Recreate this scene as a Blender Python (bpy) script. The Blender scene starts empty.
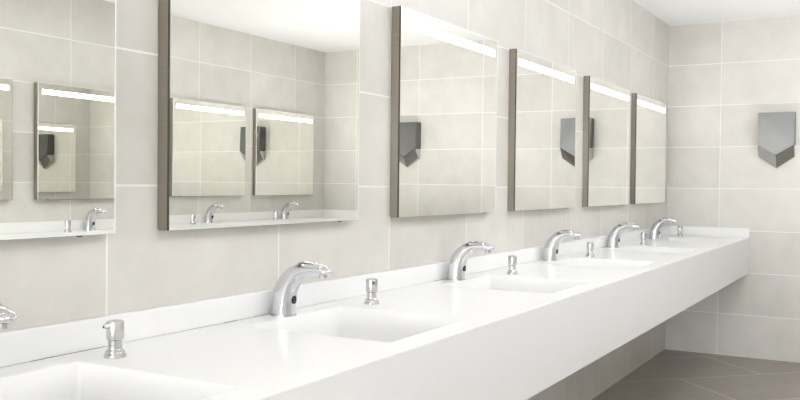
import bpy, bmesh, math, random
from mathutils import Vector, Matrix
random.seed(4)
S = bpy.context.scene
COL = S.collection
PI = math.pi

# ------------------------------------------------------------------ camera
CAM_YAW, CAM_PITCH, CAM_ROLL = 29.8782, -1.027, 0.5273
CAM_D, CAM_Z, CAM_F = 1.4784, 1.2074, 864.28
cy_, cp_, cr_ = (math.radians(a) for a in (CAM_YAW, CAM_PITCH, CAM_ROLL))
fw = Vector((math.cos(cy_)*math.cos(cp_), math.sin(cy_)*math.cos(cp_), math.sin(cp_)))
rt = Vector((math.sin(cy_), -math.cos(cy_), 0))
up = rt.cross(fw)
r2 = rt*math.cos(cr_) + up*math.sin(cr_)
u2 = up*math.cos(cr_) - rt*math.sin(cr_)
cam_data = bpy.data.cameras.new('camera'); cam = bpy.data.objects.new('camera', cam_data); COL.objects.link(cam)
cam.matrix_world = Matrix(((r2.x, u2.x, -fw.x, 0), (r2.y, u2.y, -fw.y, -CAM_D), (r2.z, u2.z, -fw.z, CAM_Z), (0, 0, 0, 1)))
cam_data.sensor_width = 36; cam_data.lens = CAM_F*36/800; cam_data.clip_start = 0.02
S.camera = cam

# ------------------------------------------------------------------ world, exposure
w = bpy.data.worlds.new('world'); S.world = w; w.use_nodes = True
w.node_tree.nodes['Background'].inputs[0].default_value = (.9, .93, 1, 1)
w.node_tree.nodes['Background'].inputs[1].default_value = 0.3
S.view_settings.view_transform = 'Standard'; S.view_settings.look = 'None'
S.view_settings.gamma = 1; S.view_settings.use_curve_mapping = False
S.view_settings.exposure = 0.21
WIN = 18.0            # radiance of the added, unseen fill window
UPS = [92.0, 0.0, 68.0]        # added unseen uplighters, from the end wall backwards
LNEAR = [6.0, 11.0, 2.0, 0.0]       # ceiling lights, near row, from the end wall backwards
LFAR = [6.5, 11.0, 0.0]             # fill lights added below the ceiling, far row
STRIP = 12.0           # mirror strip radiance

# ------------------------------------------------------------------ room dimensions
XB, XF, W, H = 6.5526, -6.0, 3.12, 2.4      # back wall, wall behind camera, room width, ceiling height
CT, CB, CD = 0.855, 0.600, 0.577            # counter top, apron bottom, depth
CTO = 0.897                                  # opposite counter stands a little higher
ST = 0.064                                   # splash top

# ------------------------------------------------------------------ material helpers
def srgb(h):
    c = [int(h[i:i+2], 16)/255 for i in (0, 2, 4)]
    return tuple(x/12.92 if x < .04045 else ((x+.055)/1.055)**2.4 for x in c) + (1,)

def mat(name, col, rough=.5, metal=0, **kw):
    m = bpy.data.materials.new(name); m.use_nodes = True
    b = m.node_tree.nodes['Principled BSDF']
    b.inputs['Base Color'].default_value = col; b.inputs['Roughness'].default_value = rough
    b.inputs['Metallic'].default_value = metal
    for k, v in kw.items(): b.inputs[k].default_value = v
    return m

def N(m, t, **kw):
    n = m.node_tree.nodes.new(t)
    for k, v in kw.items(): setattr(n, k, v)
    return n

def mottled(name, col, col2, rough, scale=4, metal=0, bump=0.0, stretch=(1, 1, 1), rvar=0.0, **kw):
    m = mat(name, col, rough, metal, **kw); L = m.node_tree.links
    b = m.node_tree.nodes['Principled BSDF']
    tc = N(m, 'ShaderNodeTexCoord'); mp = N(m, 'ShaderNodeMapping'); mp.inputs['Scale'].default_value = stretch
    L.new(tc.outputs['Object'], mp.inputs[0])
    nz = N(m, 'ShaderNodeTexNoise'); nz.inputs['Scale'].default_value = scale; nz.inputs['Detail'].default_value = 5
    L.new(mp.outputs[0], nz.inputs['Vector'])
    mx = N(m, 'ShaderNodeMix', data_type='RGBA'); mx.inputs[6].default_value = col; mx.inputs[7].default_value = col2
    L.new(nz.outputs['Fac'], mx.inputs[0]); L.new(mx.outputs[2], b.inputs['Base Color'])
    if rvar:
        mr = N(m, 'ShaderNodeMapRange'); mr.inputs[3].default_value = rough-rvar; mr.inputs[4].default_value = rough+rvar
        L.new(nz.outputs['Fac'], mr.inputs[0]); L.new(mr.outputs[0], b.inputs['Roughness'])
    if bump:
        bp = N(m, 'ShaderNodeBump'); bp.inputs['Strength'].default_value = bump; bp.inputs['Distance'].default_value = .002
        L.new(nz.outputs['Fac'], bp.inputs['Height']); L.new(bp.outputs[0], b.inputs['Normal'])
    return m

def emis(name, col, s):
    m = mat(name, col, .4); b = m.node_tree.nodes['Principled BSDF']
    b.inputs['Emission Color'].default_value = col; b.inputs['Emission Strength'].default_value = s
    return m

def tiled(name, ax, pa, sa, bx_, pb, sb, tile, tile2, grout, rough, g=.0042, diag=False, var=.04):
    """Rectangular tile grid in world metres. ax/bx_ = axis index, p = phase of a joint, s = pitch."""
    m = mat(name, tile, rough); nt = m.node_tree; L = nt.links; b = nt.nodes['Principled BSDF']
    geo = N(m, 'ShaderNodeNewGeometry'); sep = N(m, 'ShaderNodeSeparateXYZ'); L.new(geo.outputs['Position'], sep.inputs[0])
    def M(op, a, c=None, d=None):
        n = N(m, 'ShaderNodeMath', operation=op)
        for i, v in enumerate((a, c, d)):
            if v is None: continue
            if isinstance(v, (int, float)): n.inputs[i].default_value = v
            else: L.new(v, n.inputs[i])
        return n.outputs[0]
    A, B = sep.outputs[ax], sep.outputs[bx_]
    if diag:
        A, B = M('ADD', sep.outputs[0], sep.outputs[1]), M('SUBTRACT', sep.outputs[0], sep.outputs[1])
    ta = M('DIVIDE', M('SUBTRACT', A, pa), sa)
    if diag: B = M('SUBTRACT', B, M('MULTIPLY', M('FLOORED_MODULO', M('ADD', M('FLOOR', ta), 1.0), 2.0), sb/2))     # running bond
    tb = M('DIVIDE', M('SUBTRACT', B, pb), sb)
    def dist(t, s):   # distance to nearest joint, in metres
        f = M('FRACT', t); return M('MULTIPLY', M('MINIMUM', f, M('SUBTRACT', 1.0, f)), s)
    dm = M('MINIMUM', dist(ta, sa), dist(tb, sb))
    mr = N(m, 'ShaderNodeMapRange', interpolation_type='SMOOTHSTEP'); L.new(dm, mr.inputs[0])
    mr.inputs[1].default_value = g*.35; mr.inputs[2].default_value = g*.8; mr.inputs[3].default_value = 1; mr.inputs[4].default_value = 0
    cmb = N(m, 'ShaderNodeCombineXYZ'); L.new(M('FLOOR', ta), cmb.inputs[0]); L.new(M('FLOOR', tb), cmb.inputs[1])
    wn = N(m, 'ShaderNodeTexWhiteNoise', noise_dimensions='3D'); L.new(cmb.outputs[0], wn.inputs['Vector'])
    # each tile has its own stretch of the cement-like figure
    off = N(m, 'ShaderNodeVectorMath', operation='MULTIPLY_ADD'); L.new(wn.outputs['Color'], off.inputs[0])
    off.inputs[1].default_value = (20, 20, 20); L.new(geo.outputs['Position'], off.inputs[2])
    nz = N(m, 'ShaderNodeTexNoise'); nz.inputs['Scale'].default_value = 5; nz.inputs['Detail'].default_value = 7; nz.inputs['Roughness'].default_value = .62
    L.new(off.outputs[0], nz.inputs['Vector'])
    fac = M('ADD', M('MULTIPLY', M('SUBTRACT', nz.outputs['Fac'], .5), 1.6), M('MULTIPLY', wn.outputs['Value'], .45))
    fac = M('ADD', fac, .25)
    mx = N(m, 'ShaderNodeMix', data_type='RGBA'); mx.inputs[6].default_value = tile; mx.inputs[7].default_value = tile2
    L.new(fac, mx.inputs[0])
    m2 = N(m, 'ShaderNodeMix', data_type='RGBA'); L.new(mr.outputs[0], m2.inputs[0]); L.new(mx.outputs[2], m2.inputs[6]); m2.inputs[7].default_value = grout
    L.new(m2.outputs[2], b.inputs['Base Color'])
    rr = N(m, 'ShaderNodeMapRange'); rr.inputs[3].default_value = rough; rr.inputs[4].default_value = .8; L.new(mr.outputs[0], rr.inputs[0])
    L.new(rr.outputs[0], b.inputs['Roughness'])
    bp = N(m, 'ShaderNodeBump', invert=True); bp.inputs['Strength'].default_value = .35; bp.inputs['Distance'].default_value = .001
    L.new(mr.outputs[0], bp.inputs['Height']); L.new(bp.outputs[0], b.inputs['Normal'])
    return m

T1, T2, GR = srgb('dcd9d3'), srgb('c9c6bf'), srgb('efedea')
M_wl = tiled('beige_wall_tile_left', 0, 1.3027, .6, 2, 0, .3, T1, T2, GR, .32)
M_wr = tiled('beige_wall_tile_right', 0, 1.30, .6, 2, 0, .3, T1, T2, GR, .32)
M_wb = tiled('beige_wall_tile_back', 1, -.3701, .6, 2, 0, .3, T1, T2, GR, .32)
M_fl = tiled('taupe_floor_tile', 0, 5.27, .8485, 1, 5.9, 1.697, srgb('a09890'), srgb('8c847b'), srgb('d2ccc3'), .38, g=.012, diag=True)
M_ce = mottled('white_ceiling_paint', srgb('fcfcfc'), srgb('fafafa'), .8, 9)
M_solid = mat('white_solid_surface', srgb('efefef'), .3)
M_solid.node_tree.nodes['Principled BSDF'].inputs['Coat Weight'].default_value = .15
M_seam = mat('grey_silicone_seam', srgb('8d8b86'), .6)
M_chrome = mottled('polished_chrome', srgb('dcdddf'), srgb('d4d5d8'), .06, 30, 1, rvar=.015)
M_chrome2 = mottled('satin_chrome', srgb('d0d0cf'), srgb('c8c8c6'), .24, 30, 1, rvar=.03)
M_dark = mat('black_sensor_plastic', srgb('1b1b1d'), .2)
M_frame = mottled('champagne_metal_frame', srgb('a29d93'), srgb('969186'), .30, 8, .9, stretch=(1, 1, 14), rvar=.05)
M_gap = mat('dark_shadow_gasket', srgb('403d38'), .6)
M_mirror = mottled('mirror_glass', (.925, .925, .885, 1), (.92, .92, .88, 1), .0, 3, 1)
M_edge = mat('polished_glass_edge', srgb('f7f7f2'), .25)
M_strip = emis('lit_frosted_strip', (1, .985, .95, 1), STRIP)
M_steel = mottled('brushed_nickel_steel', srgb('737373'), srgb('6e6e6d'), .36, 12, 1)
M_nozzle = mat('dark_air_slot', srgb('2a2a2b'), .4)
M_win = emis('fill_window_glow', (.97, .985, 1, 1), WIN)
M_lampframe = mat('white_lamp_frame', srgb('f2f2f2'), .4)

# ------------------------------------------------------------------ mesh helpers
def link_mesh(name, bm, m, parent=None, smooth=False, angle=35):
    me = bpy.data.meshes.new(name)
    bmesh.ops.recalc_face_normals(bm, faces=bm.faces[:])
    bm.to_mesh(me); bm.free()
    for mm in (m if isinstance(m, (list, tuple)) else [m]): me.materials.append(mm)
    if smooth:
        for p in me.polygons: p.use_smooth = True
        try: me.set_sharp_from_angle(angle=math.radians(angle))
        except Exception: pass
    o = bpy.data.objects.new(name, me); COL.objects.link(o)
    if parent: o.parent = parent
    return o

def box(bm, x0, y0, z0, x1, y1, z1, bev=0, seg=2):
    t = bmesh.new()
    vs = [t.verts.new((x, y, z)) for x in (x0, x1) for y in (y0, y1) for z in (z0, z1)]
    for f in ((0,1,3,2), (4,6,7,5), (0,4,5,1), (2,3,7,6), (0,2,6,4), (1,5,7,3)): t.faces.new([vs[i] for i in f])
    bmesh.ops.recalc_face_normals(t, faces=t.faces[:])
    if bev: bmesh.ops.bevel(t, geom=t.edges[:], offset=bev, segments=seg, affect='EDGES', profile=.5)
    me = bpy.data.meshes.new('tmp'); t.to_mesh(me); t.free(); bm.from_mesh(me); bpy.data.meshes.remove(me)

def lathe(bm, prof, n=40, cx=0, cy=0):
    rings = []
    for r, z in prof:
        rings.append([bm.verts.new((cx+max(r, 1e-5)*math.cos(2*PI*i/n), cy+max(r, 1e-5)*math.sin(2*PI*i/n), z)) for i in range(n)])
    for a, b in zip(rings, rings[1:]):
        for i in range(n): bm.faces.new((a[i], a[(i+1) % n], b[(i+1) % n], b[i]))
    bm.faces.new(rings[0][::-1]); bm.faces.new(rings[-1])

def sweep(bm, secs, n=32, power=2.0):
    """secs: list of (centre, axis_u, axis_v, ru, rv); superellipse sections."""
    rings = []
    for c, u, v, ru, rv in secs:
        ring = []
        for i in range(n):
            a = 2*PI*i/n; ca, sa = math.cos(a), math.sin(a)
            x = math.copysign(abs(ca)**(2/power), ca); y = math.copysign(abs(sa)**(2/power), sa)
            ring.append(bm.verts.new(Vector(c)+Vector(u)*ru*x+Vector(v)*rv*y))
        rings.append(ring)
    for a, b in zip(rings, rings[1:]):
        for i in range(n): bm.faces.new((a[i], a[(i+1) % n], b[(i+1) % n], b[i]))
    bm.faces.new(rings[0][::-1]); bm.faces.new(rings[-1])

def empty(name, loc, rz=0, label=None, cat=None, group=None):
    o = bpy.data.objects.new(name, None); COL.objects.link(o); o.empty_display_size = .1
    o.location = loc; o.rotation_euler = (0, 0, rz)
    if label: o['label'] = label
    if cat: o['category'] = cat
    if group: o['group'] = group
    return o

def copy_thing(root, loc, rz, label, group):
    def rec(o, parent):
        c = o.copy(); COL.objects.link(c)
        if parent: c.parent = parent
        for ch in [k for k in bpy.data.objects if k.parent == o]: rec(ch, c)
        return c
    r = rec(root, None); r.location = loc; r.rotation_euler = (0, 0, rz); r['label'] = label; r['group'] = group
    return r

def structure(name, label, m, *b):
    bm = bmesh.new(); box(bm, *b); o = link_mesh(name, bm, m); o['kind'] = 'structure'
    o['label'] = label; o['category'] = name.split('_')[0]
    return o

# ------------------------------------------------------------------ room shell
structure('floor', 'dark taupe floor tiles laid diagonally', M_fl, XF-.1, -W-.1, -.1, XB+.1, .1, 0)
structure('ceiling', 'plain white painted ceiling', M_ce, XF-.1, -W-.1, H, XB+.1, .1, H+.1)
structure('wall_left', 'beige tiled wall behind the near row of mirrors', M_wl, XF-.1, 0, 0, XB+.1, .1, H)
structure('wall_right', 'beige tiled wall opposite, seen in the mirrors', M_wr, XF-.1, -W-.1, 0, XB+.1, -W, H)
structure('wall_back', 'beige tiled end wall carrying the hand dryers', M_wb, XB, -W, 0, XB+.1, 0, H)
WY0, WY1, WZ0, WZ1 = -2.9, -.25, .10, 1.95     # opening behind the camera for the added fill window
bm = bmesh.new()
box(bm, XF-.1, -W, 0, XF, 0, WZ0); box(bm, XF-.1, -W, WZ1, XF, 0, H); box(bm, XF-.1, -W, WZ0, XF, WY0, WZ1); box(bm, XF-.1, WY1, WZ0, XF, 0, WZ1)
o = link_mesh('wall_front', bm, M_wb); o['kind'] = 'structure'; o['label'] = 'beige tiled wall behind the camera'; o['category'] = 'wall'
bm = bmesh.new(); e = .05
box(bm, XF-.08, WY0, WZ0, XF-.02, WY1, WZ0+e, .004); box(bm, XF-.08, WY0, WZ1-e, XF-.02, WY1, WZ1, .004)
box(bm, XF-.08, WY0, WZ0+e, XF-.02, WY0+e, WZ1-e, .004); box(bm, XF-.08, WY1-e, WZ0+e, XF-.02, WY1, WZ1-e, .004)
box(bm, XF-.08, (WY0+WY1)/2-.03, WZ0+e, XF-.02, (WY0+WY1)/2+.03, WZ1-e, .004)
wn_ = link_mesh('fill_window_1', bm, M_lampframe); wn_['kind'] = 'structure'; wn_['label'] = 'added frosted fill window behind the camera, unseen'; wn_['category'] = 'window'
bm = bmesh.new(); box(bm, XF-.056, WY0+e, WZ0+e, XF-.048, WY1-e, WZ1-e); link_mesh('pane', bm, M_win, wn_)

# ------------------------------------------------------------------ ceiling light panels; the far row is added fill
def ceiling_light(loc, label, power):
    t = empty('ceiling_light', loc, 0, label, 'ceiling light', 'opal box lights below the ceiling')
    L_, B_ = .55, .09
    bm = bmesh.new()      # opal box shining down, sideways and up onto the ceiling
    box(bm, -L_, -B_, -.070, L_, B_, -.035, .006)
    link_mesh('diffuser', bm, emis('ceiling_panel_light', (.97, .985, 1, 1), power), t)
    for sx in (-1, 1):
        bm = bmesh.new(); box(bm, sx*(L_+.014)-.014, -B_-.004, -.074, sx*(L_+.014)+.014, B_+.004, -.031, .003); link_mesh('end_cap', bm, M_lampframe, t)
        bm = bmesh.new(); lathe(bm, [(.012, -.035), (.012, -.006), (.03, -.004), (.03, 0)], 20, sx*.35, 0); link_mesh('mounting_stem', bm, M_lampframe, t, True)
    return t
for (x, y, lab), pw in zip(((4.7, -1.25, 'ceiling light nearest the end wall with the dryers'), (3.3, -1.25, 'ceiling light in the near row, next from the end wall'),
               (1.9, -1.25, 'ceiling light in the middle of the near row'), (.5, -1.25, 'ceiling light in the near row beside the camera'),
               (2.6, -2.0, 'added fill light in the far row, ahead of the camera'), (1.1, -2.0, 'added fill light in the far row, level with the camera'), (-.4, -2.0, 'added fill light in the far row, behind the camera')), LNEAR+LFAR):
    if pw > 0: ceiling_light((x, y, H), lab, pw)

# uplighters added to brighten the ceiling, kept below what the mirrors show
def fill_uplighter(loc, label, power):
    t = empty('fill_uplighter', loc, 0, label, 'added fill lamp', 'added low fill lamps along the room')
    bm = bmesh.new(); lathe(bm, [(.13, 0), (.13, .008), (.12, .014), (.02, .018)], 40); link_mesh('base', bm, M_lampframe, t, True)
    bm = bmesh.new(); lathe(bm, [(.011, .016), (.011, .79)], 20); link_mesh('pole', bm, M_lampframe, t, True)
    bm = bmesh.new(); lathe(bm, [(.02, .785), (.10, .80), (.16, .835), (.175, .87), (.171, .87), (.155, .84), (.10, .812), (0, .81)], 48); link_mesh('bowl', bm, M_lampframe, t, True)
    bm = bmesh.new(); lathe(bm, [(.13, .832), (.13, .838), (0, .84)], 40); link_mesh('lamp_disc', bm, emis('fill_lamp_glow', (.97, .985, 1, 1), power), t, True)
    return t
for loc, lab, pw in zip(((5.35, -1.8, 0), (2.7, -1.8, 0), (.6, -2.3, 0)),
        ('added white fill lamp on the floor nearest the end wall', 'added white fill lamp on the floor in the middle of the room', 'added white fill lamp on the floor beside the camera'), UPS):
    if pw > 0: fill_uplighter(loc, lab, pw)

# ------------------------------------------------------------------ vanity counters
def rrect(x0, y0, x1, y1, r, n=5):
    pts = []
    for cx, cy, a0 in ((x1-r, y1-r, 0), (x0+r, y1-r, 90), (x0+r, y0+r, 180), (x1-r, y0+r, 270)):
        for i in range(n+1):
            a = math.radians(a0+90*i/n); pts.append((cx+r*math.cos(a), cy+r*math.sin(a)))
    return pts

BH, BY0, BY1 = .205, -.502, -.096       # basin half width, front and back rim
def basin(parent, cx, z):
    rings = []
    def ring(inset, dz, r): rings.append((rrect(cx-BH+inset, BY0+inset, cx+BH-inset, BY1-inset, r), z+dz))
    ring(-.004, 0, .012); ring(-.001, -.001, .009); ring(.0, -.004, .008)
    ring(.005, -.060, .009); ring(.009, -.103, .012); ring(.020, -.112, .028); ring(.036, -.122, .034); ring(.10, -.127, .04)
    bm = bmesh.new(); R_ = [[bm.verts.new((x, y, zz)) for x, y in p] for p, zz in rings]
    for a, b in zip(R_, R_[1:]):
        k = len(a)
        for i in range(k): bm.faces.new((a[i], a[(i+1) % k], b[(i+1) % k], b[i]))
    bm.faces.new(R_[-1])
    b = link_mesh('basin', bm, M_solid, parent, True, 50)
    bm = bmesh.new(); yc = (BY0+BY1)/2
    lathe(bm, [(.0, -.1275), (.030, -.1275), (.031, -.125), (.026, -.1235), (.020, -.1245), (.0, -.126)], 28, cx, yc)
    for v in bm.verts: v.co.z += z
    link_mesh('drain', bm, M_chrome, b, True)
    return b

def counter(name_label, y_wall, flip, basins, x0, x1, z=CT):
    """built along local +x; flip = opposite wall (turned 180 degrees)."""
    if not flip: t = empty('vanity_counter', (0, 0, 0), 0, name_label, 'washbasin counter')
    else: t = empty('vanity_counter', (0, -W, 0), PI, name_label, 'washbasin counter')
    if flip: x0, x1, basins = -x1, -x0, [-b for b in basins]
    end = x0 if flip else x1; sg = -1 if flip else 1
    # worktop with rounded holes
    bm = bmesh.new()
    def loop(pts):
        vs = [bm.verts.new((x, y, z)) for x, y in pts]
        for i in range(len(vs)): bm.edges.new((vs[i], vs[(i+1) % len(vs)]))
    loop([(x0, -CD+.003), (x1, -CD+.003), (x1, 0), (x0, 0)])
    for c in basins: loop(rrect(c-BH-.004, BY0-.004, c+BH+.004, BY1+.004, .012))
    bmesh.ops.triangle_fill(bm, use_beauty=True, edges=bm.edges[:], normal=(0, 0, 1))
    for v in [v for v in bm.verts]: pass
    # front roll-over of the worktop edge
    prof = [(-CD+.003, z), (-CD+.0009, z-.0009), (-CD, z-.003), (-CD, z-.012)]
    rows = [[bm.verts.new((x, y, zz)) for y, zz in prof] for x in (x0, x1)]
    for i in range(3): bm.faces.new((rows[0][i], rows[1][i], rows[1][i+1], rows[0][i+1]))
    bmesh.ops.remove_doubles(bm, verts=bm.verts[:], dist=1e-5)
    o = link_mesh('worktop', bm, M_solid, t)
    bm = bmesh.new(); box(bm, x0, -CD, z-(CT-CB), x1, -CD+.02, z-.012); link_mesh('apron', bm, M_solid, t)
    bm = bmesh.new(); box(bm, x0, -CD+.02, z-(CT-CB)+.004, x1, -.001, z-(CT-CB)+.016); link_mesh('underside_panel', bm, M_solid, t)
    bm = bmesh.new(); box(bm, x0, -.018, z, x1, 0, z+ST, .0025); link_mesh('backsplash', bm, M_solid, t)
    a, b = sorted((end, end-sg*.018))
    bm = bmesh.new(); box(bm, a, -CD, z, b, -.018, z+ST, .0025); link_mesh('side_splash', bm, M_solid, t)
    # thin joint line at the foot of the splash, open here and there
    for xa, xb in () if flip else ((1.10, 1.33), (1.66, 1.71), (1.775, 1.86), (2.79, 2.88), (4.86, 4.93)):
        bm = bmesh.new(); box(bm, xa, -.0184, z, xb, -.018, z+.0010); link_mesh('joint_gap', bm, M_seam, t)
    for c in basins: basin(t, c, z)
    return t

FX = [.918, 1.848, 2.893, 3.900, 4.950, 5.935]          # near faucets
BX = [.945, 1.862, 2.900, 3.905, 4.948, 5.975]
DX = [(1.220, -1.72, -.119), (2.165, -.78, -.141), (3.20, -.6, -.158), (4.215, -.9, -.155), (5.285, -.7, -.150), (6.375, -.8, -.135)]
counter('long white counter with square basins under the near row of mirrors', 0, False, BX, -.4, XB)
OX = [2.72, 3.80, 4.95, 5.89]
counter('white counter on the opposite wall, seen only reflected in the mirrors', 0, True, [.62, 1.65]+OX, -.4, XB, CTO)

# ------------------------------------------------------------------ faucet (origin on the counter; spout towards -y)
def make_faucet(loc, label, group):
    t = empty('sensor_faucet', loc, 0, label, 'faucet', group)
    # spine y, z, half thickness in plane, half width across
    sp = [(0, 0, .0325, .0315), (0, .006, .0325, .0315), (0, .030, .0320, .0305), (-.004, .055, .0322, .0300), (-.012, .078, .0312, .0290), (-.025, .097, .0288, .0275),
          (-.043, .1122, .0255, .0262), (-.063, .1235, .0215, .0245), (-.085, .1280, .0192, .0236), (-.106, .1290, .0165, .0226), (-.124, .1275, .0140, .0212), (-.139, .1250, .0105, .0190), (-.149, .1235, .0066, .0150), (-.153, .1225, .003, .009)]
    P = [Vector((0, a, b)) for a, b, _, _ in sp]; secs = []
    for i, (a, b, th, wd) in enumerate(sp):
        d = (P[min(i+1, len(P)-1)]-P[max(i-1, 0)]).normalized()
        if i < 3: d = Vector((0, 0, 1))
        v = Vector((0, -d.z, d.y)) * -1
        secs.append((P[i], Vector((1, 0, 0)), v, wd, th))
    bm = bmesh.new(); sweep(bm, secs, 40, 2.15); body = link_mesh('body', bm, M_chrome, t, True, 50)
    # flattened polished crest on the crown
    bm = bmesh.new()
    sweep(bm, [((0, -.050, .1405), (1, 0, 0), (0, .35, 1), .004, .002), ((0, -.060, .1445), (1, 0, 0), (0, .2, 1), .012, .0025), ((0, -.080, .1465), (1, 0, 0), (0, 0, 1), .0155, .0025),
               ((0, -.102, .1445), (1, 0, 0), (0, -.2, 1), .0150, .0025), ((0, -.118, .1400), (1, 0, 0), (0, -.3, 1), .011, .0022), ((0, -.126, .1365), (1, 0, 0), (0, -.3, 1), .004, .0015)], 24, 2)
    link_mesh('crest_plate', bm, M_chrome, t, True, 50)
    bm = bmesh.new()
    sweep(bm, [((0, -.128, .124), (1, 0, 0), (0, 1, 0), .0125, .0115), ((0, -.1285, .112), (1, 0, 0), (0, 1, 0), .012, .011), ((0, -.1285, .1065), (1, 0, 0), (0, 1, 0), .0112, .0102)], 24, 2)
    link_mesh('aerator', bm, M_chrome2, t, True)
    bm = bmesh.new()    # infrared window on the front of the stem
    sweep(bm, [((0, -.031, .045), (1, 0, 0), (0, 0, 1), .0085, .0125), ((0, -.0370, .045), (1, 0, 0), (0, 0, 1), .0080, .0120)], 24, 2.4)
    link_mesh('sensor_window', bm, M_dark, t, True)
    bm = bmesh.new(); sweep(bm, [((0, 0, 0), (1, 0, 0), (0, 1, 0), .0340, .0350), ((0, 0, .003), (1, 0, 0), (0, 1, 0), .0338, .0348)], 36, 2.1)
    link_mesh('base_ring', bm, M_chrome2, t, True)
    return t
g = 'sensor faucets along the near counter'
fl = ['chrome faucet whose tip alone enters at the left edge, under the leftmost mirror', 'largest curved chrome faucet, below the right part of the second mirror',
      'curved chrome faucet below the third mirror from the left', 'curved chrome faucet below the fourth mirror from the left', 'curved chrome faucet below the second mirror from the end wall',
      'furthest chrome faucet, beside the end wall']
FY = -.060
f0 = make_faucet((FX[0], FY, CT), fl[0], g)
for x, l in zip(FX[1:], fl[1:]): copy_thing(f0, (x, FY, CT), 0, l, g)
g2 = 'sensor faucets on the opposite counter'
ol = ['chrome faucet on the opposite counter, furthest from the end wall', 'chrome faucet on the opposite counter, reflected in the leftmost mirror',
      'chrome faucet on the opposite counter, left one reflected in the second mirror', 'chrome faucet on the opposite counter, nearest the end wall, reflected in the second mirror']
for x, l in zip(OX, ol): copy_thing(f0, (x, -W-FY, CTO), PI, l, g2)

# ------------------------------------------------------------------ soap dispenser
def make_dispenser(loc, rz, label, group):
    t = empty('soap_dispenser', loc, rz, label, 'soap dispenser', group)
    bm = bmesh.new(); lathe(bm, [(.0215, 0), (.0222, .002), (.0220, .0055), (.0195, .0065), (.0190, .008), (.0196, .0095), (.0188, .0125), (.0155, .0155), (.0145, .017), (.0143, .020)], 40)
    link_mesh('base_flange', bm, M_chrome2, t, True, 22)
    bm = bmesh.new(); lathe(bm, [(.0140, .018), (.0140, .034), (.0150, .0352)], 40); link_mesh('stem', bm, M_chrome2, t, True)
    bm = bmesh.new(); lathe(bm, [(.0150, .0348), (.0170, .0362), (.0174, .040), (.0174, .070), (.0166, .0725), (.0140, .0735), (.006, .0740), (.0, .0741)], 40)
    link_mesh('pump_head', bm, M_chrome2, t, True)
    bm = bmesh.new()
    sweep(bm, [((0, -.012, .0645), (1, 0, 0), (0, 0, 1), .0062, .0058), ((0, -.024, .0640), (1, 0, 0), (0, 0, 1), .0056, .0052), ((0, -.0262, .0636), (1, 0, 0), (0, 0, 1), .0044, .0040)], 20)
    sp_ = link_mesh('spout', bm, M_chrome, t, True)
    bm = bmesh.new(); sweep(bm, [((0, -.0255, .0636), (1, 0, 0), (0, 0, 1), .0026, .0024), ((0, -.0265, .0635), (1, 0, 0), (0, 0, 1), .0026, .0024)], 12)
    link_mesh('outlet', bm, M_dark, sp_)
    return t
g = 'soap dispensers along the near counter'
dl = ['short chrome soap dispenser nearest the camera, beside the corner of the nearest basin', 'short chrome soap dispenser between the largest faucet and the one after it',
      'short chrome soap dispenser between the third and fourth mirrors from the left', 'short chrome soap dispenser between the fourth and fifth faucets',
      'short chrome soap dispenser just left of the furthest faucet', 'furthest chrome soap dispenser, right of the last faucet beside the end wall']
d0 = make_dispenser((DX[0][0], DX[0][2], CT), DX[0][1], dl[0], g)
for (x, a, y), l in zip(DX[1:], dl[1:]): copy_thing(d0, (x, y, CT), a, l, g)
g2 = 'soap dispensers on the opposite counter'
dl2 = ['chrome soap dispenser on the opposite counter, reflected in the leftmost mirror', 'chrome soap dispenser on the opposite counter, left one reflected in the second mirror',
       'chrome soap dispenser on the opposite counter, the one nearest the end wall']
for x, l in zip((3.565, 4.69, 5.66), dl2): copy_thing(d0, (x, -W+.142, CTO), 1.2, l, g2)

# ------------------------------------------------------------------ wall mirrors (origin: wall, bottom centre; glass faces -y)
MW, MH, MT, ZB = .8074, .708, .0348, 1.0963
def make_mirror(loc, rz, label, group, width=MW):
    t = empty('wall_mirror', loc, rz, label, 'mirror', group)
    h = width/2; th = .022
    bm = bmesh.new()      # four metal returns, a box ring, corners softly rounded
    pts = rrect(-h, 0, h, MH, .006, 3); pin = rrect(-h+th, th, h-th, MH-th, .003, 3)
    for (ya, yb) in ((0, -(MT-.0055)),):
        A = [bm.verts.new((x, ya, z)) for x, z in pts]; B = [bm.verts.new((x, yb, z)) for x, z in pts]
        C = [bm.verts.new((x, ya, z)) for x, z in pin]; D = [bm.verts.new((x, yb, z)) for x, z in pin]
        n = len(pts)
        for i in range(n):
            j = (i+1) % n
            bm.faces.new((A[i], A[j], B[j], B[i])); bm.faces.new((B[i], B[j], D[j], D[i])); bm.faces.new((D[i], D[j], C[j], C[i])); bm.faces.new((C[i], C[j], A[j], A[i]))
    link_mesh('metal_frame', bm, M_frame, t, True, 40)
    bm = bmesh.new(); box(bm, -h+.0004, -(MT-.0008), .001, -h+.0019, -(MT-.0058), MH-.001); box(bm, -h+.0019, -(MT-.0035), .001, h-.001, -(MT-.0058), MH-.001); link_mesh('gasket', bm, M_gap, t)
    bm = bmesh.new(); box(bm, -h+.002, -MT, .0008, h-.003, -(MT-.0036), MH-.003); gl = link_mesh('mirror_glass', bm, M_mirror, t)
    bm = bmesh.new()      # polished rim along top and both sides
    box(bm, h-.003, -MT, .0008, h, -(MT-.0036), MH); box(bm, -h+.002, -MT, MH-.003, h-.003, -(MT-.0036), MH)
    link_mesh('polished_rim', bm, M_edge, gl)
    bm = bmesh.new(); box(bm, -h+.026, -MT-.0006, MH-.069, h-.032, -MT+.0002, MH-.041); link_mesh('light_strip', bm, M_strip, t)
    bm = bmesh.new(); lathe(bm, [(.007, .0005), (.007, -.001), (.006, -.0025), (.003, -.0033), (0, -.0034)], 20, h-.082, -.020)
    link_mesh('touch_sensor', bm, M_dark, t, True)
    return t
g = 'lit mirrors above the near counter'
TILT = [(.0018, .0035), (.0026, .0010), (.0012, .0008), (.0011, 0), (0, 0)]      # how far each hangs out of true
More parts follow.
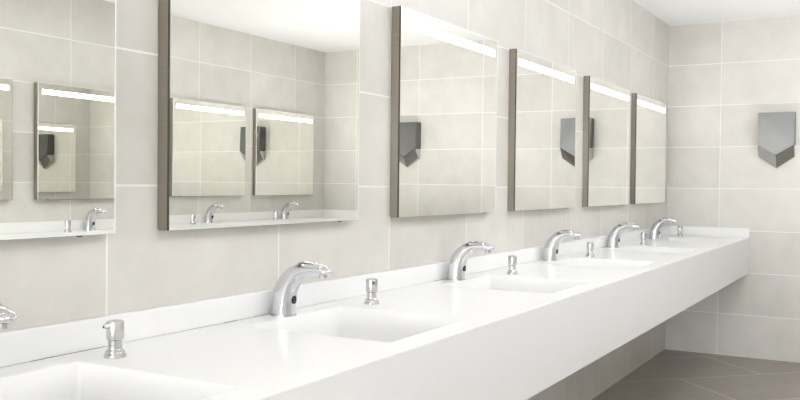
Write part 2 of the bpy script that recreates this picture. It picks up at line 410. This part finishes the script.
ML = [.4883, 1.4488, 2.5031, 3.5182, 4.5544, 5.5234]
ml = ['large lit mirror cut off by the left edge, leftmost of the near row', 'second lit mirror from the left, showing two reflected mirrors and the far corner',
      'third lit mirror from the left, with a hand dryer reflected at its left edge', 'fourth lit mirror from the left, with a hand dryer reflected at its right edge',
      'fifth lit mirror from the left, second from the end wall', 'smallest lit mirror, nearest the end wall']
m0 = make_mirror((ML[0]+MW/2, 0, ZB), 0, ml[0], g)
for x, l, (tx, tz) in zip(ML[1:], ml[1:], TILT):
    r = copy_thing(m0, (x+MW/2, .0, ZB), tz, l, g); r.rotation_euler = (tx, 0, tz)
g2 = 'lit mirrors on the opposite wall'
ol = ['lit mirror on the opposite wall, only its edge reflected in the leftmost mirror', 'lit mirror on the opposite wall, reflected large in the leftmost mirror',
      'lit mirror on the opposite wall, left one reflected in the second mirror', 'lit mirror on the opposite wall nearest the end wall, reflected in the second mirror']
for (a, b), l, dz in zip(((2.46, 3.255), (3.427, 4.232), (4.60, 5.39), (5.54, 6.325)), ol, (0, .011, .003, .003)): copy_thing(m0, ((a+b)/2, -W+.001+dz*.4, ZB), PI-dz, l, g2)

# ------------------------------------------------------------------ hand dryers (origin: wall, chin; face towards -x)
def make_dryer(loc, label):
    t = empty('hand_dryer', loc, 0, label, 'hand dryer', 'hand dryers on the end wall')
    w_, H_, d = .117, .385, .098
    zs, zc = .160, .090           # shield bottom: sides, middle
    bs, bc = .078, .0             # chin bottom: sides, middle
    # shield: front slightly leaning, V-shaped lower edge
    bm = bmesh.new()
    def prism(front, back):
        F = [bm.verts.new(p) for p in front]; B = [bm.verts.new(p) for p in back]; n = len(F)
        bm.faces.new(F); bm.faces.new(B[::-1])
        for i in range(n): bm.faces.new((F[i], F[(i+1) % n], B[(i+1) % n], B[i]))
    prism([(-d+.012, -w_, H_), (-d+.012, w_, H_), (-d, w_, zs), (-d, 0, zc), (-d, -w_, zs)],
          [(0, -w_, H_), (0, w_, H_), (0, w_, zs), (0, 0, zc), (0, -w_, zs)])
    bmesh.ops.recalc_face_normals(bm, faces=bm.faces[:])
    bmesh.ops.bevel(bm, geom=bm.edges[:], offset=.003, segments=2, affect='EDGES')
    link_mesh('front_shield', bm, M_steel, t)
    # chin: two facets running back under the V edge
    bm = bmesh.new()
    prism([(-d+.004, -w_+.002, zs-.006), (-d+.004, 0, zc-.006), (-d+.004, w_-.002, zs-.006), (-.002, w_-.002, zs-.006), (-.002, 0, zc-.006), (-.002, -w_+.002, zs-.006)],
          [(-d*.42, -w_+.002, bs), (-d*.42, 0, bc), (-d*.42, w_-.002, bs), (0, w_-.002, bs), (0, 0, bc), (0, -w_+.002, bs)])
    link_mesh('chin', bm, M_chrome2, t)
    bm = bmesh.new()
    prism([(-d+.006, -w_+.003, zs-.001), (-d+.006, 0, zc-.001), (-d+.006, w_-.003, zs-.001), (-.003, w_-.003, zs-.001), (-.003, 0, zc-.001), (-.003, -w_+.003, zs-.001)],
          [(-d+.006, -w_+.003, zs-.006), (-d+.006, 0, zc-.006), (-d+.006, w_-.003, zs-.006), (-.003, w_-.003, zs-.006), (-.003, 0, zc-.006), (-.003, -w_+.003, zs-.006)])
    link_mesh('air_slot', bm, M_nozzle, t)
    return t
hd = make_dryer((XB, -.750, 1.346), 'grey metal wedge-chinned hand dryer on the end wall, at the right edge of the view')
copy_thing(hd, (XB, -2.262, 1.346), 0, 'hand dryer further along the end wall, seen only reflected in the third mirror', hd['group'])
